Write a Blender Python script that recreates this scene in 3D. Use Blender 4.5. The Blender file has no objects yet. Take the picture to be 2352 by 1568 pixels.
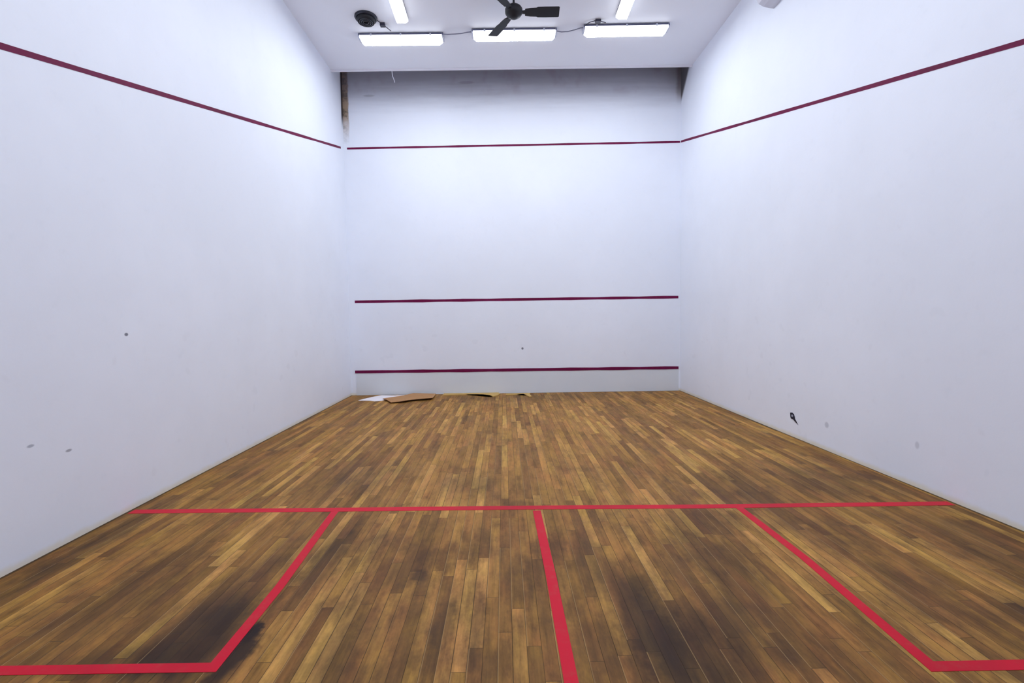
import bpy, bmesh, math, random
from mathutils import Vector, Matrix
random.seed(7)
scene = bpy.context.scene
COL = scene.collection

# ---------------------------------------------------------------- camera
cam_d = bpy.data.cameras.new('camera')
cam_d.sensor_fit = 'HORIZONTAL'
cam_d.sensor_width = 36.0
cam_d.lens = 1101.55 / 2352 * 36.0
cam_d.clip_start = 0.05
cam = bpy.data.objects.new('camera', cam_d)
COL.objects.link(cam)
pitch, yaw, roll = -0.0499, 0.0155, -0.0140
fw = Vector((math.sin(yaw) * math.cos(pitch), math.cos(yaw) * math.cos(pitch), math.sin(pitch)))
rt = fw.cross(Vector((0, 0, 1))).normalized()
up = rt.cross(fw)
r2 = rt * math.cos(roll) + up * math.sin(roll)
u2 = -rt * math.sin(roll) + up * math.cos(roll)
M = Matrix((r2, u2, -fw)).transposed().to_4x4()
M.translation = Vector((-0.2069, 0.6, 1.4469))
cam.matrix_world = M
scene.camera = cam

# ---------------------------------------------------------------- world, exposure
scene.view_settings.view_transform = 'Standard'
scene.view_settings.look = 'None'
scene.view_settings.gamma = 1
scene.view_settings.use_curve_mapping = False
scene.view_settings.exposure = -0.11
scene.cycles.max_bounces = 16
scene.cycles.diffuse_bounces = 12
world = bpy.data.worlds.new('world')
scene.world = world
world.use_nodes = True
world.node_tree.nodes['Background'].inputs[0].default_value = (0.6, 0.65, 0.8, 1)
world.node_tree.nodes['Background'].inputs[1].default_value = 0.05
LAMP_DOWN = 49.0      # emission of the flat underside of a fixture
LAMP_SIDE = 3.0       # emission of its sloping sides
LAMP_COL = (0.91, 0.965, 1.03, 1)

# ---------------------------------------------------------------- the room's planes
ZC = 5.80            # ceiling height (rises a little to the right)
YE = 9.20            # where the ceiling board stops short of the front wall
ZT = 6.75            # top of the slot above
def xl(y): return -3.156 + 0.0065 * (9.75 - y)
def xr(y): return 3.156 + 0.0044 * (9.75 - y)
def yf(x): return 9.75 - 0.00934 * x
def zc(x): return ZC + 0.0075 * x

# ---------------------------------------------------------------- node helpers
class NT:
    def __init__(self, name):
        self.m = bpy.data.materials.new(name)
        self.m.use_nodes = True
        self.t = self.m.node_tree
        self.b = self.t.nodes['Principled BSDF']
    def n(self, typ, **kw):
        nd = self.t.nodes.new(typ)
        for k, v in kw.items():
            setattr(nd, k, v)
        return nd
    def put(self, sock, v):
        if isinstance(v, bpy.types.NodeSocket):
            self.t.links.new(v, sock)
        elif isinstance(v, (tuple, list)) and sock.type == 'RGBA' and len(v) == 3:
            sock.default_value = (*v, 1)
        else:
            sock.default_value = v
    def math(self, op, a, b=0.0, c=None, clamp=False):
        nd = self.n('ShaderNodeMath', operation=op)
        nd.use_clamp = clamp
        self.put(nd.inputs[0], a); self.put(nd.inputs[1], b)
        if c is not None: self.put(nd.inputs[2], c)
        return nd.outputs[0]
    def mix(self, f, a, b, blend='MIX'):
        nd = self.n('ShaderNodeMix', data_type='RGBA', blend_type=blend)
        self.put(nd.inputs[0], f); self.put(nd.inputs[6], a); self.put(nd.inputs[7], b)
        return nd.outputs[2]
    def xyz(self):
        g = self.n('ShaderNodeNewGeometry')
        s = self.n('ShaderNodeSeparateXYZ')
        self.t.links.new(g.outputs['Position'], s.inputs[0])
        return s.outputs[0], s.outputs[1], s.outputs[2], g.outputs['Position']
    def comb(self, x, y, z):
        c = self.n('ShaderNodeCombineXYZ')
        self.put(c.inputs[0], x); self.put(c.inputs[1], y); self.put(c.inputs[2], z)
        return c.outputs[0]
    def noise(self, vec, scale, detail=3, rough=0.5):
        nd = self.n('ShaderNodeTexNoise')
        self.put(nd.inputs['Vector'], vec)
        nd.inputs['Scale'].default_value = scale
        nd.inputs['Detail'].default_value = detail
        nd.inputs['Roughness'].default_value = rough
        return nd.outputs['Fac']
    def ramp(self, f, stops):
        nd = self.n('ShaderNodeValToRGB')
        self.put(nd.inputs[0], f)
        els = nd.color_ramp.elements
        while len(els) < len(stops): els.new(0.5)
        for e, (p, c) in zip(els, stops):
            e.position = p
            e.color = (*c, 1) if len(c) == 3 else c
        return nd.outputs[0]
    def smooth(self, v, a, b):
        nd = self.n('ShaderNodeMapRange', interpolation_type='SMOOTHSTEP')
        self.put(nd.inputs[0], v); self.put(nd.inputs[1], a); self.put(nd.inputs[2], b)
        nd.inputs[3].default_value = 0; nd.inputs[4].default_value = 1
        return nd.outputs[0]
    def bump(self, h, strength, dist):
        nd = self.n('ShaderNodeBump')
        nd.inputs['Strength'].default_value = strength
        nd.inputs['Distance'].default_value = dist
        self.put(nd.inputs['Height'], h)
        self.t.links.new(nd.outputs[0], self.b.inputs['Normal'])
    def blob(self, pos, c, r, soft=0.35):
        """1 inside an ellipsoid mark of radii r around c, 0 outside."""
        s = self.n('ShaderNodeVectorMath', operation='SUBTRACT')
        self.put(s.inputs[0], pos); s.inputs[1].default_value = c
        d = self.n('ShaderNodeVectorMath', operation='DIVIDE')
        self.put(d.inputs[0], s.outputs[0]); d.inputs[1].default_value = r
        l = self.n('ShaderNodeVectorMath', operation='LENGTH')
        self.put(l.inputs[0], d.outputs[0])
        return self.math('SUBTRACT', 1.0, self.smooth(l.outputs['Value'], 1.0 - soft, 1.0 + soft))

def srgb(r, g, b):
    f = lambda c: (c / 255 / 12.92) if c / 255 <= 0.04045 else ((c / 255 + 0.055) / 1.055) ** 2.4
    return (f(r), f(g), f(b))

def plain(name, col, rough=0.5, metal=0.0, wear=0.15, scale=20):
    k = NT(name)
    _, _, _, pos = k.xyz()
    nz = k.noise(pos, scale, 4)
    dark = tuple(c * (1 - wear) for c in col)
    k.put(k.b.inputs['Base Color'], k.mix(nz, dark, col))
    k.b.inputs['Roughness'].default_value = rough
    k.b.inputs['Metallic'].default_value = metal
    return k.m

# ---------------------------------------------------------------- materials
def wall_material(name, base, marks=(), extra=None):
    k = NT(name)
    x, y, z, pos = k.xyz()
    big = k.noise(pos, 0.55, 4, 0.6)
    c = k.mix(k.smooth(big, 0.35, 0.7), tuple(v * 0.955 for v in base), base)
    fine = k.noise(pos, 9.0, 5, 0.65)
    c = k.mix(k.math('MULTIPLY', k.smooth(fine, 0.55, 0.8), 0.22), c, tuple(v * 0.86 for v in base))
    # ball marks low on the plaster
    sp = k.noise(pos, 6.5, 1, 0.3)
    low = k.math('SUBTRACT', 1.0, k.smooth(z, 0.8, 2.4))
    c = k.mix(k.math('MULTIPLY', k.math('MULTIPLY', k.smooth(sp, 0.70, 0.78), low), 0.12), c, tuple(v * 0.72 for v in base))
    # yellowed dirt where the wall meets the boards
    j = k.math('ADD', z, k.math('MULTIPLY', k.math('SUBTRACT', fine, 0.5), 0.05))
    c = k.mix(k.math('MULTIPLY', k.math('SUBTRACT', 1.0, k.smooth(j, 0.005, 0.06)), 0.6), c, srgb(226, 214, 178))
    for (ctr, rad, amt, colr) in marks:
        c = k.mix(k.math('MULTIPLY', k.blob(pos, ctr, rad), amt), c, colr)
    if extra: c = extra(k, c, x, y, z, pos)
    k.put(k.b.inputs['Base Color'], c)
    k.b.inputs['Roughness'].default_value = 0.62
    k.b.inputs['Specular IOR Level'].default_value = 0.3
    k.bump(k.noise(pos, 5.0, 6, 0.6), 0.12, 0.02)
    return k.m

WB = (0.845, 0.882, 0.96)
DK = srgb(70, 72, 92)
def left_extra(k, c, x, y, z, pos):
    # bare strip and black crack in the far upper corner
    f = k.math('MULTIPLY', k.smooth(y, 9.66, 9.72), k.smooth(z, 4.95, 5.25))
    return k.mix(f, c, srgb(62, 54, 56))
def front_extra(k, c, x, y, z, pos):
    nz = k.noise(pos, 7.0, 5, 0.7)
    wob = k.math('MULTIPLY', k.math('SUBTRACT', nz, 0.5), 0.06)
    # brown unpainted strip down the left edge, fading downwards
    edge = k.math('SUBTRACT', 1.0, k.smooth(k.math('ADD', x, wob), -3.065, -3.035))
    fade = k.smooth(k.math('ADD', z, k.math('MULTIPLY', nz, 0.5)), 4.9, 5.6)
    brown = k.mix(k.smooth(nz, 0.45, 0.62), srgb(176, 150, 120), srgb(96, 84, 60))
    c = k.mix(k.math('MULTIPLY', k.math('MULTIPLY', edge, fade), 0.95), c, brown)
    # shade behind the ceiling edge painted in, mixed with brownish grime, streaked sideways
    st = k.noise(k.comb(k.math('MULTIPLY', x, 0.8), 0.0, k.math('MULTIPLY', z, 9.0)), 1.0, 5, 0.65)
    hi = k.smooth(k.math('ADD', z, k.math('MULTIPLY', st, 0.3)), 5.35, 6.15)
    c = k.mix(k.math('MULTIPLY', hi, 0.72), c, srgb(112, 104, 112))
    rose = k.noise(pos, 2.2, 3, 0.6)
    c = k.mix(k.math('MULTIPLY', k.math('MULTIPLY', k.smooth(rose, 0.5, 0.7), k.smooth(z, 5.5, 5.75)), 0.22), c, srgb(130, 92, 108))
    # right corner, browner towards the top
    re = k.math('MULTIPLY', k.smooth(k.math('ADD', x, wob), 3.04, 3.11), k.smooth(z, 5.35, 5.75))
    return k.mix(k.math('MULTIPLY', re, 0.6), c, srgb(110, 96, 92))
def right_extra(k, c, x, y, z, pos):  # triangular shadow by the ceiling edge, painted into the wall colour
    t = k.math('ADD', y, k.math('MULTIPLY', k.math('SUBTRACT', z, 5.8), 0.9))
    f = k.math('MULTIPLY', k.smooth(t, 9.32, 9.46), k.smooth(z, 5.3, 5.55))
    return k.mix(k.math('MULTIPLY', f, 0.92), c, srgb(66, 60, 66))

m_left = wall_material('white_plaster_left', WB, [((-3.12, 4.342, 1.358), (0.05, 0.018, 0.012), 0.8, DK),
        ((-3.116, 3.546, 0.703), (0.05, 0.022, 0.009), 0.5, DK), ((-3.117, 3.799, 0.605), (0.05, 0.022, 0.009), 0.55, DK)], left_extra)
m_right = wall_material('white_plaster_right', WB, [((3.17, 5.55, 0.27), (0.05, 0.03, 0.03), 0.3, DK),
        ((3.17, 4.45, 0.35), (0.05, 0.02, 0.03), 0.22, DK)], right_extra)
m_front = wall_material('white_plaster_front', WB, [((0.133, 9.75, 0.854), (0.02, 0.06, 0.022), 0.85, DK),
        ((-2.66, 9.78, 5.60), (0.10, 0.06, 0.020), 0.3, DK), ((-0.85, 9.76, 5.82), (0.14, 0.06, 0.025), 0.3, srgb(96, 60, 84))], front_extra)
m_back = wall_material('white_plaster_back', WB)
m_ceil = plain('ceiling_paint', (0.85, 0.87, 0.93), 0.7, 0, 0.05, 1.5)
m_trim = plain('ceiling_edge_bead', (0.86, 0.85, 0.90), 0.6, 0, 0.08, 8)
m_tin = plain('tin_board_paint', (0.72, 0.76, 0.80), 0.5, 0, 0.06, 3)

def floor_material():
    k = NT('strip_wood_floor')
    x, y, z, pos = k.xyz()
    W, L = 0.064, 0.95
    u = k.math('DIVIDE', x, W)
    row = k.math('FLOOR', u)
    fu = k.math('FRACT', u)
    w1 = k.n('ShaderNodeTexWhiteNoise', noise_dimensions='1D'); k.put(w1.inputs['W'], row)
    w1b = k.n('ShaderNodeTexWhiteNoise', noise_dimensions='1D'); k.put(w1b.inputs['W'], k.math('ADD', row, 71.3))
    ln = k.math('MULTIPLY_ADD', w1b.outputs['Value'], 0.45, L - 0.2)
    v = k.math('ADD', k.math('DIVIDE', y, ln), k.math('MULTIPLY', w1.outputs['Value'], 9.0))
    seg = k.math('FLOOR', v)
    fv = k.math('FRACT', v)
    wn = k.n('ShaderNodeTexWhiteNoise', noise_dimensions='2D')
    k.put(wn.inputs['Vector'], k.comb(row, seg, 0.0))
    rnd = wn.outputs['Value']
    s = k.n('ShaderNodeSeparateColor'); k.t.links.new(wn.outputs['Color'], s.inputs[0])
    shift = k.math('MULTIPLY', s.outputs[1], 13.0)
    grain = k.noise(k.comb(k.math('MULTIPLY', x, 42.0), k.math('MULTIPLY', y, 2.2), shift), 1.0, 6, 0.68)
    swirl = k.noise(k.comb(k.math('MULTIPLY', x, 9.0), k.math('MULTIPLY', y, 1.6), shift), 1.0, 4, 0.6)
    dirt = k.noise(k.comb(k.math('MULTIPLY', x, 1.9), k.math('MULTIPLY', y, 1.1), 0.0), 1.0, 6, 0.72)
    dirt2 = k.noise(k.comb(k.math('MULTIPLY', x, 4.5), k.math('MULTIPLY', y, 1.3), 5.0), 1.0, 5, 0.7)
    tone = k.ramp(rnd, [(0.0, srgb(120, 87, 54)), (0.2, srgb(134, 98, 60)), (0.5, srgb(150, 111, 68)),
                        (0.78, srgb(162, 122, 76)), (1.0, srgb(180, 141, 93))])
    g = k.ramp(grain, [(0.25, (0.50, 0.47, 0.42)), (0.5, (0.95, 0.95, 0.93)), (0.75, (1.28, 1.24, 1.16))])
    c = k.mix(0.85, tone, g, 'MULTIPLY')
    sw = k.ramp(swirl, [(0.3, (0.66, 0.62, 0.58)), (0.55, (1.0, 1.0, 1.0)), (0.75, (1.16, 1.14, 1.0))])
    c = k.mix(0.8, c, sw, 'MULTIPLY')
    c = k.mix(1.0, c, (1.17, 1.10, 0.70), 'MULTIPLY')
    blot = k.noise(k.comb(k.math('MULTIPLY', x, 16.0), k.math('MULTIPLY', y, 6.0), k.math('MULTIPLY', shift, 0.15)), 1.0, 6, 0.75)
    bl = k.ramp(blot, [(0.30, (0.60, 0.56, 0.54)), (0.48, (0.95, 0.95, 0.95)), (0.60, (1.08, 1.08, 1.04)), (0.75, (1.34, 1.32, 1.20))])
    c = k.mix(0.85, c, bl, 'MULTIPLY')
    hue = k.noise(k.comb(k.math('MULTIPLY', x, 5.0), k.math('MULTIPLY', y, 1.8), k.math('MULTIPLY', shift, 0.4)), 1.0, 3, 0.6)
    hc = k.ramp(hue, [(0.35, (0.98, 1.04, 0.84)), (0.5, (1.0, 1.0, 1.0)), (0.65, (1.07, 0.95, 1.06))])
    c = k.mix(0.9, c, hc, 'MULTIPLY')
    # olive tint close to both side walls
    ax = k.math('ABSOLUTE', x)
    c = k.mix(k.math('MULTIPLY', k.smooth(ax, 1.5, 3.0), 0.55), c, (0.88, 0.84, 0.52), 'MULTIPLY')
    # general dirt, heavier towards the back of the court
    near = k.math('SUBTRACT', 1.0, k.smooth(y, 2.8, 6.5))
    lim = k.math('MULTIPLY_ADD', near, 0.10, 0.0)
    dm = k.smooth(k.math('ADD', dirt, lim), 0.52, 0.72)
    c = k.mix(k.math('MULTIPLY', dm, 0.50), c, srgb(72, 48, 32))
    dm2 = k.smooth(k.math('ADD', dirt2, lim), 0.58, 0.74)
    c = k.mix(k.math('MULTIPLY', dm2, 0.42), c, srgb(66, 44, 28))
    # particular dark stains (x, y, rx, ry, amount)
    wob = k.math('MULTIPLY', k.math('SUBTRACT', k.noise(pos, 5.0, 4, 0.7), 0.5), 0.34)
    wp = k.comb(k.math('ADD', x, k.math('MULTIPLY', wob, 0.45)), k.math('ADD', y, wob), 0.0)
    for (sx, sy, rx, ry, am) in STAINS:
        c = k.mix(k.math('MULTIPLY', k.blob(wp, (sx, sy, 0), (rx, ry, 1), 0.5), am), c, srgb(38, 25, 22))
    # open joints
    du = k.math('MULTIPLY', k.math('MINIMUM', fu, k.math('SUBTRACT', 1.0, fu)), W)
    dv = k.math('MULTIPLY', k.math('MINIMUM', fv, k.math('SUBTRACT', 1.0, fv)), ln)
    jv = k.math('MULTIPLY_ADD', s.outputs[0], 0.0022, 0.0012)
    j1 = k.math('SUBTRACT', 1.0, k.smooth(du, 0.0, jv))
    j2 = k.math('SUBTRACT', 1.0, k.smooth(dv, 0.0, 0.002))
    j = k.math('MAXIMUM', j1, j2)
    c = k.mix(k.math('MULTIPLY', j, 0.88), c, srgb(42, 28, 16))
    # worn pale edge on some boards
    e = k.math('MULTIPLY', k.math('SUBTRACT', 1.0, k.smooth(k.math('MULTIPLY', fu, W), 0.002, 0.007)), k.smooth(s.outputs[2], 0.6, 0.8))
    c = k.mix(k.math('MULTIPLY', e, 0.28), c, srgb(206, 168, 112))
    # dark gap by the walls
    gl = k.math('SUBTRACT', x, k.math('MULTIPLY_ADD', k.math('SUBTRACT', 9.75, y), 0.0065, -3.156))
    gr = k.math('SUBTRACT', k.math('MULTIPLY_ADD', k.math('SUBTRACT', 9.75, y), 0.0044, 3.156), x)
    gf = k.math('SUBTRACT', 9.75, k.math('MULTIPLY_ADD', x, 0.00934, y))
    gg = k.math('MINIMUM', k.math('MINIMUM', gl, gr), gf)
    c = k.mix(k.math('MULTIPLY', k.math('SUBTRACT', 1.0, k.smooth(gg, 0.012, 0.03)), 0.8), c, srgb(40, 28, 14))
    k.put(k.b.inputs['Base Color'], c)
    k.put(k.b.inputs['Roughness'], k.math('MULTIPLY_ADD', dirt2, 0.25, 0.42))
    k.b.inputs['Specular IOR Level'].default_value = 0.16
    h = k.math('SUBTRACT', k.math('MULTIPLY', grain, 0.3), k.math('MULTIPLY', j, 1.0))
    k.bump(h, 0.5, 0.002)
    return k.m

STAINS = [(-1.64, 2.74, 0.20, 0.36, 0.82), (-1.405, 2.78, 0.035, 0.09, 1.0), (-1.40, 2.62, 0.06, 0.18, 0.9), (-1.62, 3.1, 0.12, 0.4, 0.5),
          (-1.30, 3.55, 0.10, 0.50, 0.5), (-1.85, 2.60, 0.25, 0.12, 0.5), (0.44, 2.80, 0.14, 0.46, 0.80),
          (0.62, 2.55, 0.22, 0.28, 0.6), (0.30, 3.35, 0.10, 0.35, 0.4), (-0.72, 3.22, 0.05, 0.08, 0.6),
          (-0.52, 2.80, 0.05, 0.20, 0.45), (-0.36, 2.80, 0.04, 0.28, 0.4), (1.05, 3.30, 0.18, 0.45, 0.42),
          (1.20, 3.90, 0.25, 0.22, 0.4), (2.55, 4.60, 0.35, 0.40, 0.45), (1.75, 4.60, 0.25, 0.40, 0.35),
          (2.75, 3.45, 0.20, 0.45, 0.4), (2.35, 2.72, 0.25, 0.18, 0.5), (-2.9, 3.9, 0.08, 0.9, 0.5),
          (-0.95, 2.55, 0.10, 0.25, 0.5), (-0.55, 4.75, 0.25, 0.25, 0.35), (0.95, 2.75, 0.16, 0.3, 0.4),
          (-1.05, 3.6, 0.10, 0.25, 0.35), (0.35, 9.2, 1.2, 0.35, 0.3), (-1.6, 5.0, 0.4, 0.5, 0.3)]
m_floor = floor_material()

def line_material(name, col, worn, amt, shift):
    k = NT(name)
    x, y, z, pos = k.xyz()
    nz = k.noise(pos, 14.0, 5, 0.7)
    big = k.noise(k.comb(x, y, shift), 1.1, 3, 0.6)
    c = k.mix(k.math('MULTIPLY', k.smooth(nz, 0.48, 0.72), amt), col, worn)
    c = k.mix(k.math('MULTIPLY', k.smooth(big, 0.5, 0.7), 0.35), c, tuple(v * 0.45 for v in col))
    k.put(k.b.inputs['Base Color'], c)
    k.b.inputs['Roughness'].default_value = 0.5
    k.b.inputs['Specular IOR Level'].default_value = 0.15
    return k.m
m_fline = line_material('red_floor_paint', (0.58, 0.005, 0.026), srgb(176, 78, 66), 0.30, 3.0)
m_wline = line_material('maroon_wall_paint', (0.140, 0.003, 0.046), srgb(130, 20, 78), 0.5, 8.0)

m_black = plain('black_fan_paint', srgb(10, 11, 22), 0.6, 0, 0.3, 12)
m_vent = plain('dark_vent_plastic', srgb(20, 23, 42), 0.45, 0, 0.3, 10)
m_vent2 = plain('dark_vent_core', srgb(9, 10, 22), 0.6, 0, 0.3, 10)
m_house = plain('grey_lamp_tray', srgb(92, 94, 120), 0.5, 0.2, 0.2, 12)
m_cap = plain('pale_lamp_end', srgb(205, 208, 222), 0.5, 0, 0.15, 12)
m_cable = plain('grey_cable', srgb(128, 130, 150), 0.6, 0, 0.2, 12)
m_cabled = plain('dark_junction', srgb(48, 46, 66), 0.6, 0, 0.2, 12)
m_unit = plain('pale_unit_plastic', srgb(214, 216, 228), 0.45, 0, 0.06, 5)
m_unitd = plain('unit_slot', srgb(60, 64, 80), 0.6, 0, 0.1, 5)
m_paper = plain('white_paper', srgb(244, 238, 240), 0.8, 0, 0.08, 6)
m_card = plain('brown_cardboard', srgb(188, 138, 88), 0.85, 0, 0.25, 9)
m_wood = plain('raw_yellow_wood', srgb(212, 174, 100), 0.8, 0, 0.35, 9)
m_string = plain('pale_string', srgb(226, 226, 236), 0.8, 0, 0.1, 9)
m_hole = plain('dark_hole', srgb(34, 32, 50), 0.9, 0, 0.3, 40)
m_chip = plain('chipped_plaster', srgb(168, 170, 188), 0.9, 0, 0.2, 40)

def emis(name, strength):
    k = NT(name)
    k.b.inputs['Base Color'].default_value = (0.9, 0.9, 0.95, 1)
    k.b.inputs['Roughness'].default_value = 0.5
    k.b.inputs['Emission Color'].default_value = LAMP_COL
    k.b.inputs['Emission Strength'].default_value = strength
    return k.m
m_glow = emis('lamp_diffuser_underside', LAMP_DOWN)
m_glow2 = emis('lamp_diffuser_side', LAMP_SIDE)

# ---------------------------------------------------------------- mesh helpers
def mesh_obj(name, bm, mats, parent=None, smooth=False, loc=None):
    bmesh.ops.recalc_face_normals(bm, faces=bm.faces)
    me = bpy.data.meshes.new(name)
    bm.to_mesh(me); bm.free()
    for m in (mats if isinstance(mats, (list, tuple)) else [mats]):
        me.materials.append(m)
    if smooth:
        for p in me.polygons: p.use_smooth = True
    o = bpy.data.objects.new(name, me)
    COL.objects.link(o)
    if parent: o.parent = parent
    if loc: o.location = loc
    return o
def empty(name, loc, label, cat, group=None, rz=0):
    o = bpy.data.objects.new(name, None)
    COL.objects.link(o)
    o.empty_display_size = 0.1
    o.location = loc; o.rotation_euler = (0, 0, rz)
    tag(o, label, cat, group)
    return o
def tag(o, label, cat, group=None):
    o['label'] = label; o['category'] = cat
    if group: o['group'] = group
    return o
def hexa(bm, a, b, mat=0):
    """solid between quad a and quad b (four points each, same order)"""
    va = [bm.verts.new(p) for p in a]; vb = [bm.verts.new(p) for p in b]
    fs = [bm.faces.new(va), bm.faces.new(vb)]
    for i in range(4):
        fs.append(bm.faces.new((va[i], va[(i + 1) % 4], vb[(i + 1) % 4], vb[i])))
    for f in fs: f.material_index = mat
    return fs
def box(bm, x0, x1, y0, y1, z0, z1, mat=0):
    return hexa(bm, [(x0, y0, z0), (x1, y0, z0), (x1, y1, z0), (x0, y1, z0)],
                [(x0, y0, z1), (x1, y0, z1), (x1, y1, z1), (x0, y1, z1)], mat)
def lathe(bm, prof, n=40, mat=0):
    rings = []
    for r, z in prof:
        if r < 1e-6: rings.append([bm.verts.new((0, 0, z))])
        else: rings.append([bm.verts.new((r * math.cos(2 * math.pi * i / n), r * math.sin(2 * math.pi * i / n), z)) for i in range(n)])
    for a, b in zip(rings, rings[1:]):
        for i in range(n):
            j = (i + 1) % n
            if len(a) == 1 and len(b) == 1: continue
            if len(a) == 1: f = bm.faces.new((a[0], b[i], b[j]))
            elif len(b) == 1: f = bm.faces.new((a[i], a[j], b[0]))
            else: f = bm.faces.new((a[i], a[j], b[j], b[i]))
            f.material_index = mat
def tube(bm, pts, r, n=8):
    pts = [Vector(p) for p in pts]
    prev = None; rings = []
    for i, p in enumerate(pts):
        d = (pts[min(i + 1, len(pts) - 1)] - pts[max(i - 1, 0)]).normalized()
        a = d.cross(Vector((0, 0, 1)))
        if a.length < 1e-3: a = d.cross(Vector((0, 1, 0)))
        a.normalize(); b = d.cross(a)
        rr = r[i] if isinstance(r, (list, tuple)) else r
        rings.append([bm.verts.new(p + (a * math.cos(2 * math.pi * k / n) + b * math.sin(2 * math.pi * k / n)) * rr) for k in range(n)])
    for a, b in zip(rings, rings[1:]):
        for k in range(n):
            bm.faces.new((a[k], a[(k + 1) % n], b[(k + 1) % n], b[k]))
    bm.faces.new(rings[0]); bm.faces.new(rings[-1])
def prism(bm, poly, z0, z1):
    lo = [bm.verts.new((p[0], p[1], z0)) for p in poly]; hi = [bm.verts.new((p[0], p[1], z1)) for p in poly]
    bm.faces.new(lo); bm.faces.new(hi)
    for i in range(len(poly)):
        j = (i + 1) % len(poly)
        bm.faces.new((lo[i], lo[j], hi[j], hi[i]))

# ---------------------------------------------------------------- room shell
def structure(name, bm, mats):
    o = mesh_obj(name, bm, mats); o['kind'] = 'structure'
    return o
T = 0.25
YB = 0.0
bm = bmesh.new(); box(bm, -3.6, 3.6, -0.3, 10.1, -0.15, 0.0); floor = structure('floor', bm, m_floor)
bm = bmesh.new()
hexa(bm, [(xl(YB) - T, YB, 0), (xl(YB), YB, 0), (xl(10), 10, 0), (xl(10) - T, 10, 0)],
     [(xl(YB) - T, YB, ZT), (xl(YB), YB, ZT), (xl(10), 10, ZT), (xl(10) - T, 10, ZT)])
wall_left = structure('wall_left', bm, m_left)
bm = bmesh.new()
hexa(bm, [(xr(YB), YB, 0), (xr(YB) + T, YB, 0), (xr(10) + T, 10, 0), (xr(10), 10, 0)],
     [(xr(YB), YB, ZT), (xr(YB) + T, YB, ZT), (xr(10) + T, 10, ZT), (xr(10), 10, ZT)])
wall_right = structure('wall_right', bm, m_right)
bm = bmesh.new()
a, b = xl(9.78), xr(9.72)
hexa(bm, [(a, yf(a), 0), (b, yf(b), 0), (b, 10.0, 0), (a, 10.0, 0)],
     [(a, yf(a), ZT), (b, yf(b), ZT), (b, 10.0, ZT), (a, 10.0, ZT)])
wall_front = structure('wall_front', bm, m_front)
bm = bmesh.new(); box(bm, xl(YB) - T, xr(YB) + T, YB - T, YB, 0, ZT); wall_back = structure('wall_back', bm, m_back)
# ceiling: a deep slab that stops short of the front wall, closed above the slot
bm = bmesh.new()
hexa(bm, [(xl(YB), YB, zc(-3.15)), (xr(YB), YB, zc(3.15)), (xr(YE), YE, zc(3.15)), (xl(YE), YE, zc(-3.15))],
     [(xl(YB), YB, ZT), (xr(YB), YB, ZT), (xr(YE), YE, ZT), (xl(YE), YE, ZT)])
ceiling = structure('ceiling', bm, m_ceil)
bm = bmesh.new(); box(bm, -3.45, 3.45, YE - 0.3, 10.0, ZT, ZT + 0.1)
slot = mesh_obj('slot_cover', bm, m_ceil, ceiling)
bm = bmesh.new()
def edge_quad(y0, y1, dz0, dz1):
    return ([(xl(y0) + .002, y0, zc(-3.15) + dz0), (xr(y0) - .002, y0, zc(3.15) + dz0), (xr(y0) - .002, y0, zc(3.15) + dz1), (xl(y0) + .002, y0, zc(-3.15) + dz1)],
            [(xl(y1) + .002, y1, zc(-3.15) + dz0), (xr(y1) - .002, y1, zc(3.15) + dz0), (xr(y1) - .002, y1, zc(3.15) + dz1), (xl(y1) + .002, y1, zc(-3.15) + dz1)])
hexa(bm, *edge_quad(YE - 0.02, YE + 0.006, -0.028, 0.03))
trim = structure('trim_1', bm, m_trim)

# ---------------------------------------------------------------- painted court lines (parts of the surface they are on)
def flat_line(name, pts, w, parent, label, z=0.0015, mat=None):
    bm = bmesh.new()
    P = [Vector((p[0], p[1])) for p in pts]
    L_, R_ = [], []
    for i, p in enumerate(P):
        d0 = (P[i] - P[i - 1]).normalized() if i else (P[1] - P[0]).normalized()
        d1 = (P[i + 1] - P[i]).normalized() if i < len(P) - 1 else d0
        n0 = Vector((-d0.y, d0.x)); n1 = Vector((-d1.y, d1.x))
        n = (n0 + n1).normalized(); s = w / 2 / max(n.dot(n0), 0.3)
        L_.append(p + n * s); R_.append(p - n * s)
    lo = [[bm.verts.new((q.x, q.y, h)) for q in (L_[i], R_[i])] for i in range(len(P)) for h in (0.0002,)]
    hi = [[bm.verts.new((q.x, q.y, z)) for q in (L_[i], R_[i])] for i in range(len(P))]
    for i in range(len(P) - 1):
        bm.faces.new((hi[i][0], hi[i][1], hi[i + 1][1], hi[i + 1][0]))
        bm.faces.new((lo[i][0], lo[i][1], lo[i + 1][1], lo[i + 1][0]))
        for s in (0, 1): bm.faces.new((lo[i][s], lo[i + 1][s], hi[i + 1][s], hi[i][s]))
    for i in (0, -1): bm.faces.new((lo[i][0], lo[i][1], hi[i][1], hi[i][0]))
    o = mesh_obj(name, bm, mat or m_fline, parent)
    o['label'] = label
    return o
flat_line('short_line', [(-3.09, 4.258), (-1.42, 4.214), (-0.232, 4.188), (1.227, 4.138), (3.145, 4.100)], 0.072, floor,
          'red line painted across the whole floor from wall to wall')
flat_line('half_court_line', [(0.015, 4.12), (0.034, 3.20), (0.038, 2.43), (0.04, 0.05)], 0.058, floor,
          'red line running down the middle of the floor to the camera', 0.0018)
flat_line('service_box_line', [(-1.510, 4.18), (-1.452, 3.165), (-1.448, 2.56), (-2.34, 2.572), (-3.09, 2.59)], 0.054, floor,
          'red L of the service box at the left wall', 0.0018)
flat_line('service_box_line', [(1.533, 4.10), (1.552, 3.35), (1.530, 2.76), (1.52, 2.462), (3.165, 2.448)], 0.056, floor,
          'red L of the service box at the right wall', 0.0018)
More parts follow.
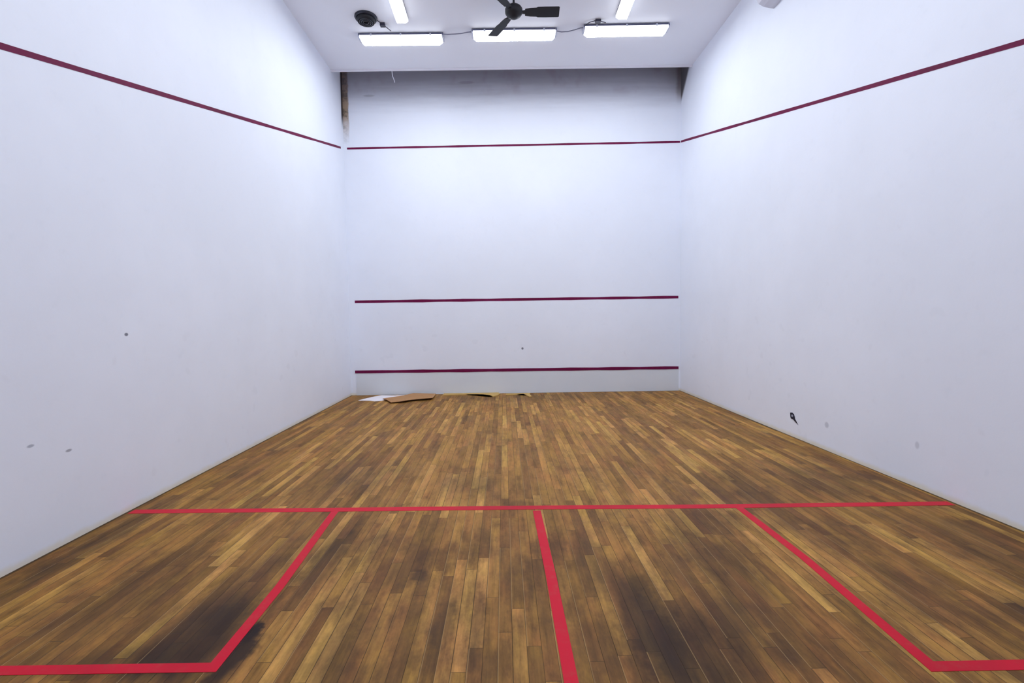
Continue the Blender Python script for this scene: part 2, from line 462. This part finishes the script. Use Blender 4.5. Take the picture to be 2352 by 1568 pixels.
def wall_line(name, P0, P1, w, out, parent, label, t=0.002):
    """strip between two points on a wall, w tall, standing t proud along out"""
    bm = bmesh.new()
    P0 = Vector(P0); P1 = Vector(P1); out = Vector(out)
    n = 24; prev = None
    d = (P1 - P0).normalized(); v = d.cross(out).normalized()
    if v.z < 0: v = -v
    def quad(p, i):
        ww = w / 2 * (1 + 0.10 * math.sin(i * 1.7) + 0.06 * math.sin(i * 4.1))
        return [bm.verts.new(p + v * ww + out * 0.0002), bm.verts.new(p + v * ww + out * t), bm.verts.new(p - v * ww + out * t), bm.verts.new(p - v * ww + out * 0.0002)]
    rings = [quad(P0.lerp(P1, i / n), i) for i in range(n + 1)]
    for a, b in zip(rings, rings[1:]):
        for i in range(4): bm.faces.new((a[i], a[(i + 1) % 4], b[(i + 1) % 4], b[i]))
    bm.faces.new(rings[0]); bm.faces.new(rings[-1])
    o = mesh_obj(name, bm, m_wline, parent); o['label'] = label
    return o
zl = lambda y: 3.067 + 0.2515 * (y - 3.52)
zr = lambda y: 3.182 + 0.2535 * (y - 3.74)
wall_line('out_line', (xl(0.1), 0.1, zl(0.1)), (xl(9.60), 9.60, zl(9.60)), 0.037, (1, 0, 0), wall_left, 'dark red line sloping down the left wall towards the camera')
wall_line('out_line', (xr(0.1), 0.1, zr(0.1)), (xr(9.715), 9.715, zr(9.715)), 0.037, (-1, 0, 0), wall_right, 'dark red line sloping down the right wall towards the camera')
def fl(name, x0, z0, x1, z1, w, label, off=0.0, t=0.002):
    wall_line(name, (x0, yf(x0) - off, z0), (x1, yf(x1) - off, z1), w, (0, -1, 0), wall_front, label, t)
fl('out_line', -3.097, 4.642, 3.14, 4.692, 0.036, 'topmost red line across the front wall, below the painted shade and grime')
fl('service_line', -3.038, 1.786, 3.117, 1.792, 0.050, 'middle red line across the front wall')
bm = bmesh.new()
hexa(bm, [(-3.05, yf(-3.05), 0.0), (3.125, yf(3.125), 0.0), (3.125, yf(3.125) - .006, 0.0), (-3.05, yf(-3.05) - .006, 0.0)],
     [(-3.05, yf(-3.05), 0.45), (3.125, yf(3.125), 0.442), (3.125, yf(3.125) - .006, 0.442), (-3.05, yf(-3.05) - .006, 0.45)])
tin = mesh_obj('tin_board', bm, m_tin, wall_front); tin['label'] = 'pale board along the foot of the front wall'
fl('tin_line', -3.07, 0.450, 3.121, 0.442, 0.054, 'lowest red line across the front wall, above the foot board', 0.0, 0.012)

# ---------------------------------------------------------------- ceiling lamps
LEN, WID, HGT = 1.28, 0.172, 0.118
def make_lamp():
    root = empty('ceiling_light', (0, 0, 0), '', 'ceiling light')
    h, w = LEN / 2, WID / 2
    # tray with hooks, local z = 0 at the ceiling
    bm = bmesh.new()
    box(bm, -h, h, -w * 0.96, w * 0.96, -0.038, -0.010)
    mesh_obj('tray', bm, m_house, root)
    for s in (-1, 1):
        bm = bmesh.new(); box(bm, s * h * 0.62 - 0.03, s * h * 0.62 + 0.03, -0.05, 0.05, -0.012, 0.0)
        mesh_obj('mounting_plate', bm, m_cap, root)
    # diffuser: trough with chamfered ends; underside glows strongest
    bm = bmesh.new()
    zt, zb = -0.038, -HGT
    top = [(-h + .02, -w, zt), (h - .02, -w, zt), (h - .02, w, zt), (-h + .02, w, zt)]
    mid = [(-h + .015, -w, zt - .030), (h - .015, -w, zt - .030), (h - .015, w, zt - .030), (-h + .015, w, zt - .030)]
    bot = [(-h + .06, -w * .70, zb), (h - .06, -w * .70, zb), (h - .06, w * .70, zb), (-h + .06, w * .70, zb)]
    vs = [[bm.verts.new(p) for p in q] for q in (top, mid, bot)]
    for a, b in zip(vs, vs[1:]):
        for i in range(4):
            f = bm.faces.new((a[i], a[(i + 1) % 4], b[(i + 1) % 4], b[i])); f.material_index = 1
    bm.faces.new(vs[2]).material_index = 0
    bm.faces.new(vs[0]).material_index = 1
    mesh_obj('diffuser', bm, [m_glow, m_glow2], root)
    for s in (-1, 1):
        bm = bmesh.new()
        hexa(bm, [(s * (h - .018), -w * .98, -0.070), (s * (h - .018), w * .98, -0.070), (s * (h - .018), w * .98, -0.010), (s * (h - .018), -w * .98, -0.010)],
             [(s * (h + .010), -w * .80, -0.062), (s * (h + .010), w * .80, -0.062), (s * (h + .010), w * .80, -0.014), (s * (h + .010), -w * .80, -0.014)])
        mesh_obj('end_cap', bm, m_cap, root)
    for s in (-.7, 0.0, .7):
        bm = bmesh.new(); box(bm, s * h - .012, s * h + .012, -w - .006, -w + .001, -0.052, -0.018)
        mesh_obj('clip', bm, m_cap, root)
    return root
def copy_tree(o):
    c = o.copy(); COL.objects.link(c)
    for ch in list(o.children):
        d = ch.copy(); COL.objects.link(d); d.parent = c
    return c
GT = 'strip lights in a row across the ceiling'
GL = 'strip lights running lengthways along the ceiling'
GR = 'added unseen strip lights overhead at the back of the court'  # extra lamps out of frame, added to brighten the nearer walls
lamps = [
    (-1.715, 8.20, 0.005, 'lit white strip light at the left of the crosswise row, by the round vent', GT),
    (0.008, 8.12, 0.0, 'lit white strip light in the middle of the crosswise row, behind the fan', GT),
    (1.690, 8.04, -0.012, 'lit white strip light at the right end of the crosswise row', GT),
    (-1.605, 7.12, math.pi / 2 + .01, 'lit white strip light running lengthways, between the round vent and the fan', GL),
    (1.545, 7.09, math.pi / 2 - .01, 'lit white strip light running lengthways, right of the ceiling fan', GL),
    (-1.05, 5.25, math.pi / 2, 'added lit white lengthways strip light next behind the fan, just out of the frame, left side', GR),
    (1.05, 5.25, math.pi / 2, 'added lit white lengthways strip light next behind the fan, just out of the frame, right side', GR),
    (-1.05, 3.45, math.pi / 2, 'added lit white lengthways strip light above the short line, out of the frame, left side', GR),
    (1.05, 3.45, math.pi / 2, 'added lit white lengthways strip light above the short line, out of the frame, right side', GR),
    (-1.05, 1.65, math.pi / 2, 'added unseen lit white lengthways strip light above the camera, left side', GR),
    (1.05, 1.65, math.pi / 2, 'added unseen lit white lengthways strip light above the camera, right side', GR),
]
proto = make_lamp()
for i, (x, y, rz, lab, grp) in enumerate(lamps):
    o = proto if i == 0 else copy_tree(proto)
    o.location = (x, y, zc(x)); o.rotation_euler = (0, -0.0075 if abs(rz) < 1 else 0, rz)
    o['label'] = lab; o['group'] = grp

# cables between the crosswise lamps
def cable(pts, r, name, mat, label, cat, junction=None):
    bm = bmesh.new(); tube(bm, pts, r)
    o = mesh_obj(name, bm, mat, None, True); tag(o, label, cat)
    if junction:
        for (c, s) in junction:
            b2 = bmesh.new(); box(b2, c[0] - s[0], c[0] + s[0], c[1] - s[1], c[1] + s[1], c[2] - s[2], c[2] + s[2])
            mesh_obj('junction_block', b2, m_cabled, o)
    return o
cable([(-1.07, 8.10, 5.745), (-1.00, 8.09, 5.735), (-0.90, 8.07, 5.728), (-0.80, 8.06, 5.729), (-0.70, 8.05, 5.742), (-0.63, 8.06, 5.755)],
      0.007, 'power_cable', m_cable, 'grey cable sagging between the left and middle strip lights', 'cable')
cable([(0.655, 8.05, 5.752), (0.72, 8.04, 5.735), (0.82, 8.03, 5.735), (0.92, 8.01, 5.748), (1.00, 8.00, 5.768), (1.05, 8.00, 5.772)],
      0.007, 'power_cable', m_cable, 'grey cable sagging between the middle and right strip lights', 'cable')
cable([(-2.00, 7.80, zc(-2) - .004), (-1.94, 7.88, zc(-2) - .012), (-1.88, 7.97, zc(-2) - .022), (-1.84, 8.04, zc(-2) - .026)],
      0.006, 'power_cable', m_cabled, 'short dark cable with a block, from the round vent to the left strip light', 'cable',
      [((-1.93, 7.90, zc(-2) - .02), (.035, .03, .02))])
cable([(1.06, 7.95, 5.775), (1.12, 7.90, 5.79), (1.20, 7.87, 5.795), (1.28, 7.88, 5.79), (1.36, 7.90, 5.785)],
      0.006, 'power_cable', m_cabled, 'short dark cable with a block lying on the right strip light', 'cable',
      [((1.24, 7.875, 5.79), (.04, .03, .015))])

# ---------------------------------------------------------------- ceiling fan
fan = empty('ceiling_fan', (-0.020, 7.18, zc(0)), 'black three-bladed ceiling fan hanging in front of the middle strip light', 'fan')
bm = bmesh.new(); lathe(bm, [(0, 0), (0.055, 0), (0.055, -0.02), (0.03, -0.07), (0.014, -0.075), (0, -0.075)], 28)
mesh_obj('canopy', bm, m_black, fan, True)
bm = bmesh.new(); tube(bm, [(0, 0, -0.05), (0, 0, -0.26)], 0.014, 12)
mesh_obj('downrod', bm, m_black, fan, True)
bm = bmesh.new(); lathe(bm, [(0, -0.20), (0.035, -0.20), (0.050, -0.225), (0.098, -0.245), (0.116, -0.27), (0.116, -0.315), (0.096, -0.345), (0.058, -0.362), (0.046, -0.378), (0, -0.382)], 36)
mesh_obj('motor', bm, m_black, fan, True)
for k in range(3):
    ang = math.radians(-1 + 120 * k)
    ca, sa = math.cos(ang), math.sin(ang)
    rz = Matrix.Rotation(ang, 4, 'Z')
    bm = bmesh.new()
    hexa(bm, [(0.085, -.020, -.312), (0.085, .020, -.312), (0.085, .020, -.302), (0.085, -.020, -.302)],
         [(0.20, -.040, -.300), (0.20, .040, -.316), (0.20, .040, -.308), (0.20, -.040, -.292)])
    bm.transform(rz); mesh_obj('blade_bracket', bm, m_black, fan)
    bm = bmesh.new()
    prof = [(0.15, .050), (0.22, .062), (0.30, .066), (0.32, .076), (0.42, .078), (0.59, .078), (0.605, .070)]
    ups, dns = [], []
    for (r, hw) in prof:
        tl = -0.24
        q = [bm.verts.new((r, s * hw, -.308 + s * hw * tl + e)) for s in (-1, 1) for e in (-.003, .003)]
        ups.append(q)
    for a, b in zip(ups, ups[1:]):
        for i, j in ((0, 1), (1, 3), (3, 2), (2, 0)): bm.faces.new((a[i], a[j], b[j], b[i]))
    for q in (ups[0], ups[-1]): bm.faces.new((q[0], q[1], q[3], q[2]))
    bm.transform(rz); mesh_obj('blade', bm, m_black, fan)

# ---------------------------------------------------------------- round vent
vent = empty('ceiling_vent', (-2.130, 7.745, zc(-2.135)), 'round black vent on the ceiling at the upper left of the strip lights', 'vent')
bm = bmesh.new(); lathe(bm, [(0.158, 0.0), (0.160, -0.012), (0.150, -0.03), (0.132, -0.034), (0.128, -0.012), (0.128, 0.0)], 44)
mesh_obj('rim', bm, m_vent, vent, True)
bm = bmesh.new(); lathe(bm, [(0.130, -0.006), (0.130, -0.045), (0.115, -0.075), (0.108, -0.075), (0.104, -0.060), (0.0, -0.060)], 44)
mesh_obj('bowl', bm, m_vent2, vent, True)
for r in (0.035, 0.062, 0.088):
    bm = bmesh.new(); lathe(bm, [(r, -.062), (r, -.078), (r + .009, -.078), (r + .009, -.062)], 36)
    mesh_obj('louvre_ring', bm, m_vent, vent, True)

# ---------------------------------------------------------------- unit high on the right wall
ux = xr(6.2) - 0.003
unit = empty('wall_unit', (ux, 6.18, 5.20), 'pale boxy unit high on the right wall, only its lower corner in view', 'wall unit')
prof = [(0, 0), (-0.04, 0.004), (-0.13, 0.022), (-0.19, 0.055), (-0.215, 0.10), (-0.22, 0.28), (-0.20, 0.30), (0, 0.30)]
bm = bmesh.new()
A = [bm.verts.new((p[0], -0.47, p[1])) for p in prof]; B = [bm.verts.new((p[0], 0.47, p[1])) for p in prof]
bm.faces.new(A); bm.faces.new(B)
for i in range(len(prof)):
    j = (i + 1) % len(prof); bm.faces.new((A[i], A[j], B[j], B[i]))
body = mesh_obj('body', bm, m_unit, unit)
bm = bmesh.new()
hexa(bm, [(-.2205, -.40, .20), (-.2205, .40, .20), (-.2205, .40, .206), (-.2205, -.40, .206)], [(-.2165, -.40, .20), (-.2165, .40, .20), (-.2165, .40, .206), (-.2165, -.40, .206)])
mesh_obj('front_seam', bm, m_unitd, unit)

# ---------------------------------------------------------------- string from the ceiling edge
bm = bmesh.new()
tube(bm, [(-2.10, YE + .012, 5.762), (-2.098, YE + .014, 5.72), (-2.093, YE + .013, 5.68), (-2.075, YE + .016, 5.635), (-2.062, YE + .016, 5.60), (-2.060, YE + .015, 5.57)], 0.0075, 8)
tag(mesh_obj('string', bm, m_string, None, True), 'short pale string dangling from the ceiling edge before the front wall', 'string')

# ---------------------------------------------------------------- gouge in the right wall
gx = xr(6.1)
g = empty('wall_gouge', (gx, 6.10, 0.22), 'small dark gouge low in the white right wall, with a ragged tail', 'wall damage')
def wall_patch(pts, t, name, mat):
    bm = bmesh.new()
    a = [bm.verts.new((-0.0005, p[0] * 1.7, p[1] * .85 + .01)) for p in pts]; b = [bm.verts.new((-t, p[0] * 1.6, p[1] * .80 + .01)) for p in pts]
    bm.faces.new(a); bm.faces.new(b)
    for i in range(len(pts)):
        j = (i + 1) % len(pts); bm.faces.new((a[i], a[j], b[j], b[i]))
    return mesh_obj(name, bm, mat, g)
wall_patch([(0.055, .052), (0.030, .062), (0.010, .048), (0.000, .015), (-.004, -.012), (-.030, -.062), (-.042, -.082), (-.012, -.060), (0.018, -.030), (0.045, -.028), (0.052, .0)], .004, 'hole', m_hole)
wall_patch([(0.032, .038), (0.016, .030), (0.018, .008), (0.034, .002), (0.040, .018)], .006, 'plaster_chip', m_chip)

# ---------------------------------------------------------------- litter at the foot of the front wall
def sheet(name, poly, lift, thick, mat, label, cat):
    """thin warped sheet from an outline; lift(x, y) gives its height"""
    bm = bmesh.new()
    lo = [bm.verts.new((x, y, lift(x, y))) for x, y in poly]
    hi = [bm.verts.new((x, y, lift(x, y) + thick)) for x, y in poly]
    f1 = bm.faces.new(lo); f2 = bm.faces.new(hi)
    for i in range(len(poly)):
        j = (i + 1) % len(poly); bm.faces.new((lo[i], lo[j], hi[j], hi[i]))
    bmesh.ops.triangulate(bm, faces=[f1, f2])
    o = mesh_obj(name, bm, mat); tag(o, label, cat)
    return o
sheet('paper_sheet', [(-2.84, 9.16), (-2.62, 9.12), (-2.52, 9.05), (-2.40, 9.10), (-2.445, 9.26), (-2.14, 9.54), (-2.00, 9.70), (-2.30, 9.66), (-2.55, 9.68), (-2.66, 9.58), (-2.78, 9.30)],
      lambda x, y: 0.001 + 0.005 * (math.sin(x * 9) + 1) * (0.5 + 0.5 * math.sin(y * 13)), 0.003, m_paper, 'crumpled white paper lying in the left corner by the front wall', 'paper')
sheet('cardboard_piece', [(-2.42, 9.22), (-2.30, 9.02), (-2.17, 8.80), (-2.02, 8.83), (-1.90, 8.92), (-1.80, 9.02), (-1.62, 9.06), (-1.50, 9.10), (-1.52, 9.66), (-1.95, 9.68), (-2.10, 9.48)],
      lambda x, y: 0.030 + 0.012 * math.sin(x * 11) * math.sin(y * 7), 0.006, m_card, 'torn brown cardboard on the floor, overlapping the white paper', 'cardboard')
sheet('wood_batten', [(-1.38, 9.56), (-0.95, 9.60), (-0.62, 9.54), (-0.50, 9.44), (-0.44, 9.30), (-0.36, 9.40), (-0.30, 9.60), (-0.34, 9.735), (-0.80, 9.735), (-1.38, 9.74)],
      lambda x, y: 0.0, 0.018, m_wood, 'splintered yellow wood strip on the floor against the front wall', 'wood strip')
sheet('wood_batten', [(-0.20, 9.50), (0.02, 9.50), (0.13, 9.55), (0.18, 9.40), (0.23, 9.24), (0.27, 9.26), (0.25, 9.55), (0.28, 9.66), (0.0, 9.62), (-0.20, 9.60)],
      lambda x, y: 0.0, 0.014, m_wood, 'thin crooked wood sliver on the floor, right of the splintered strip', 'wood strip')
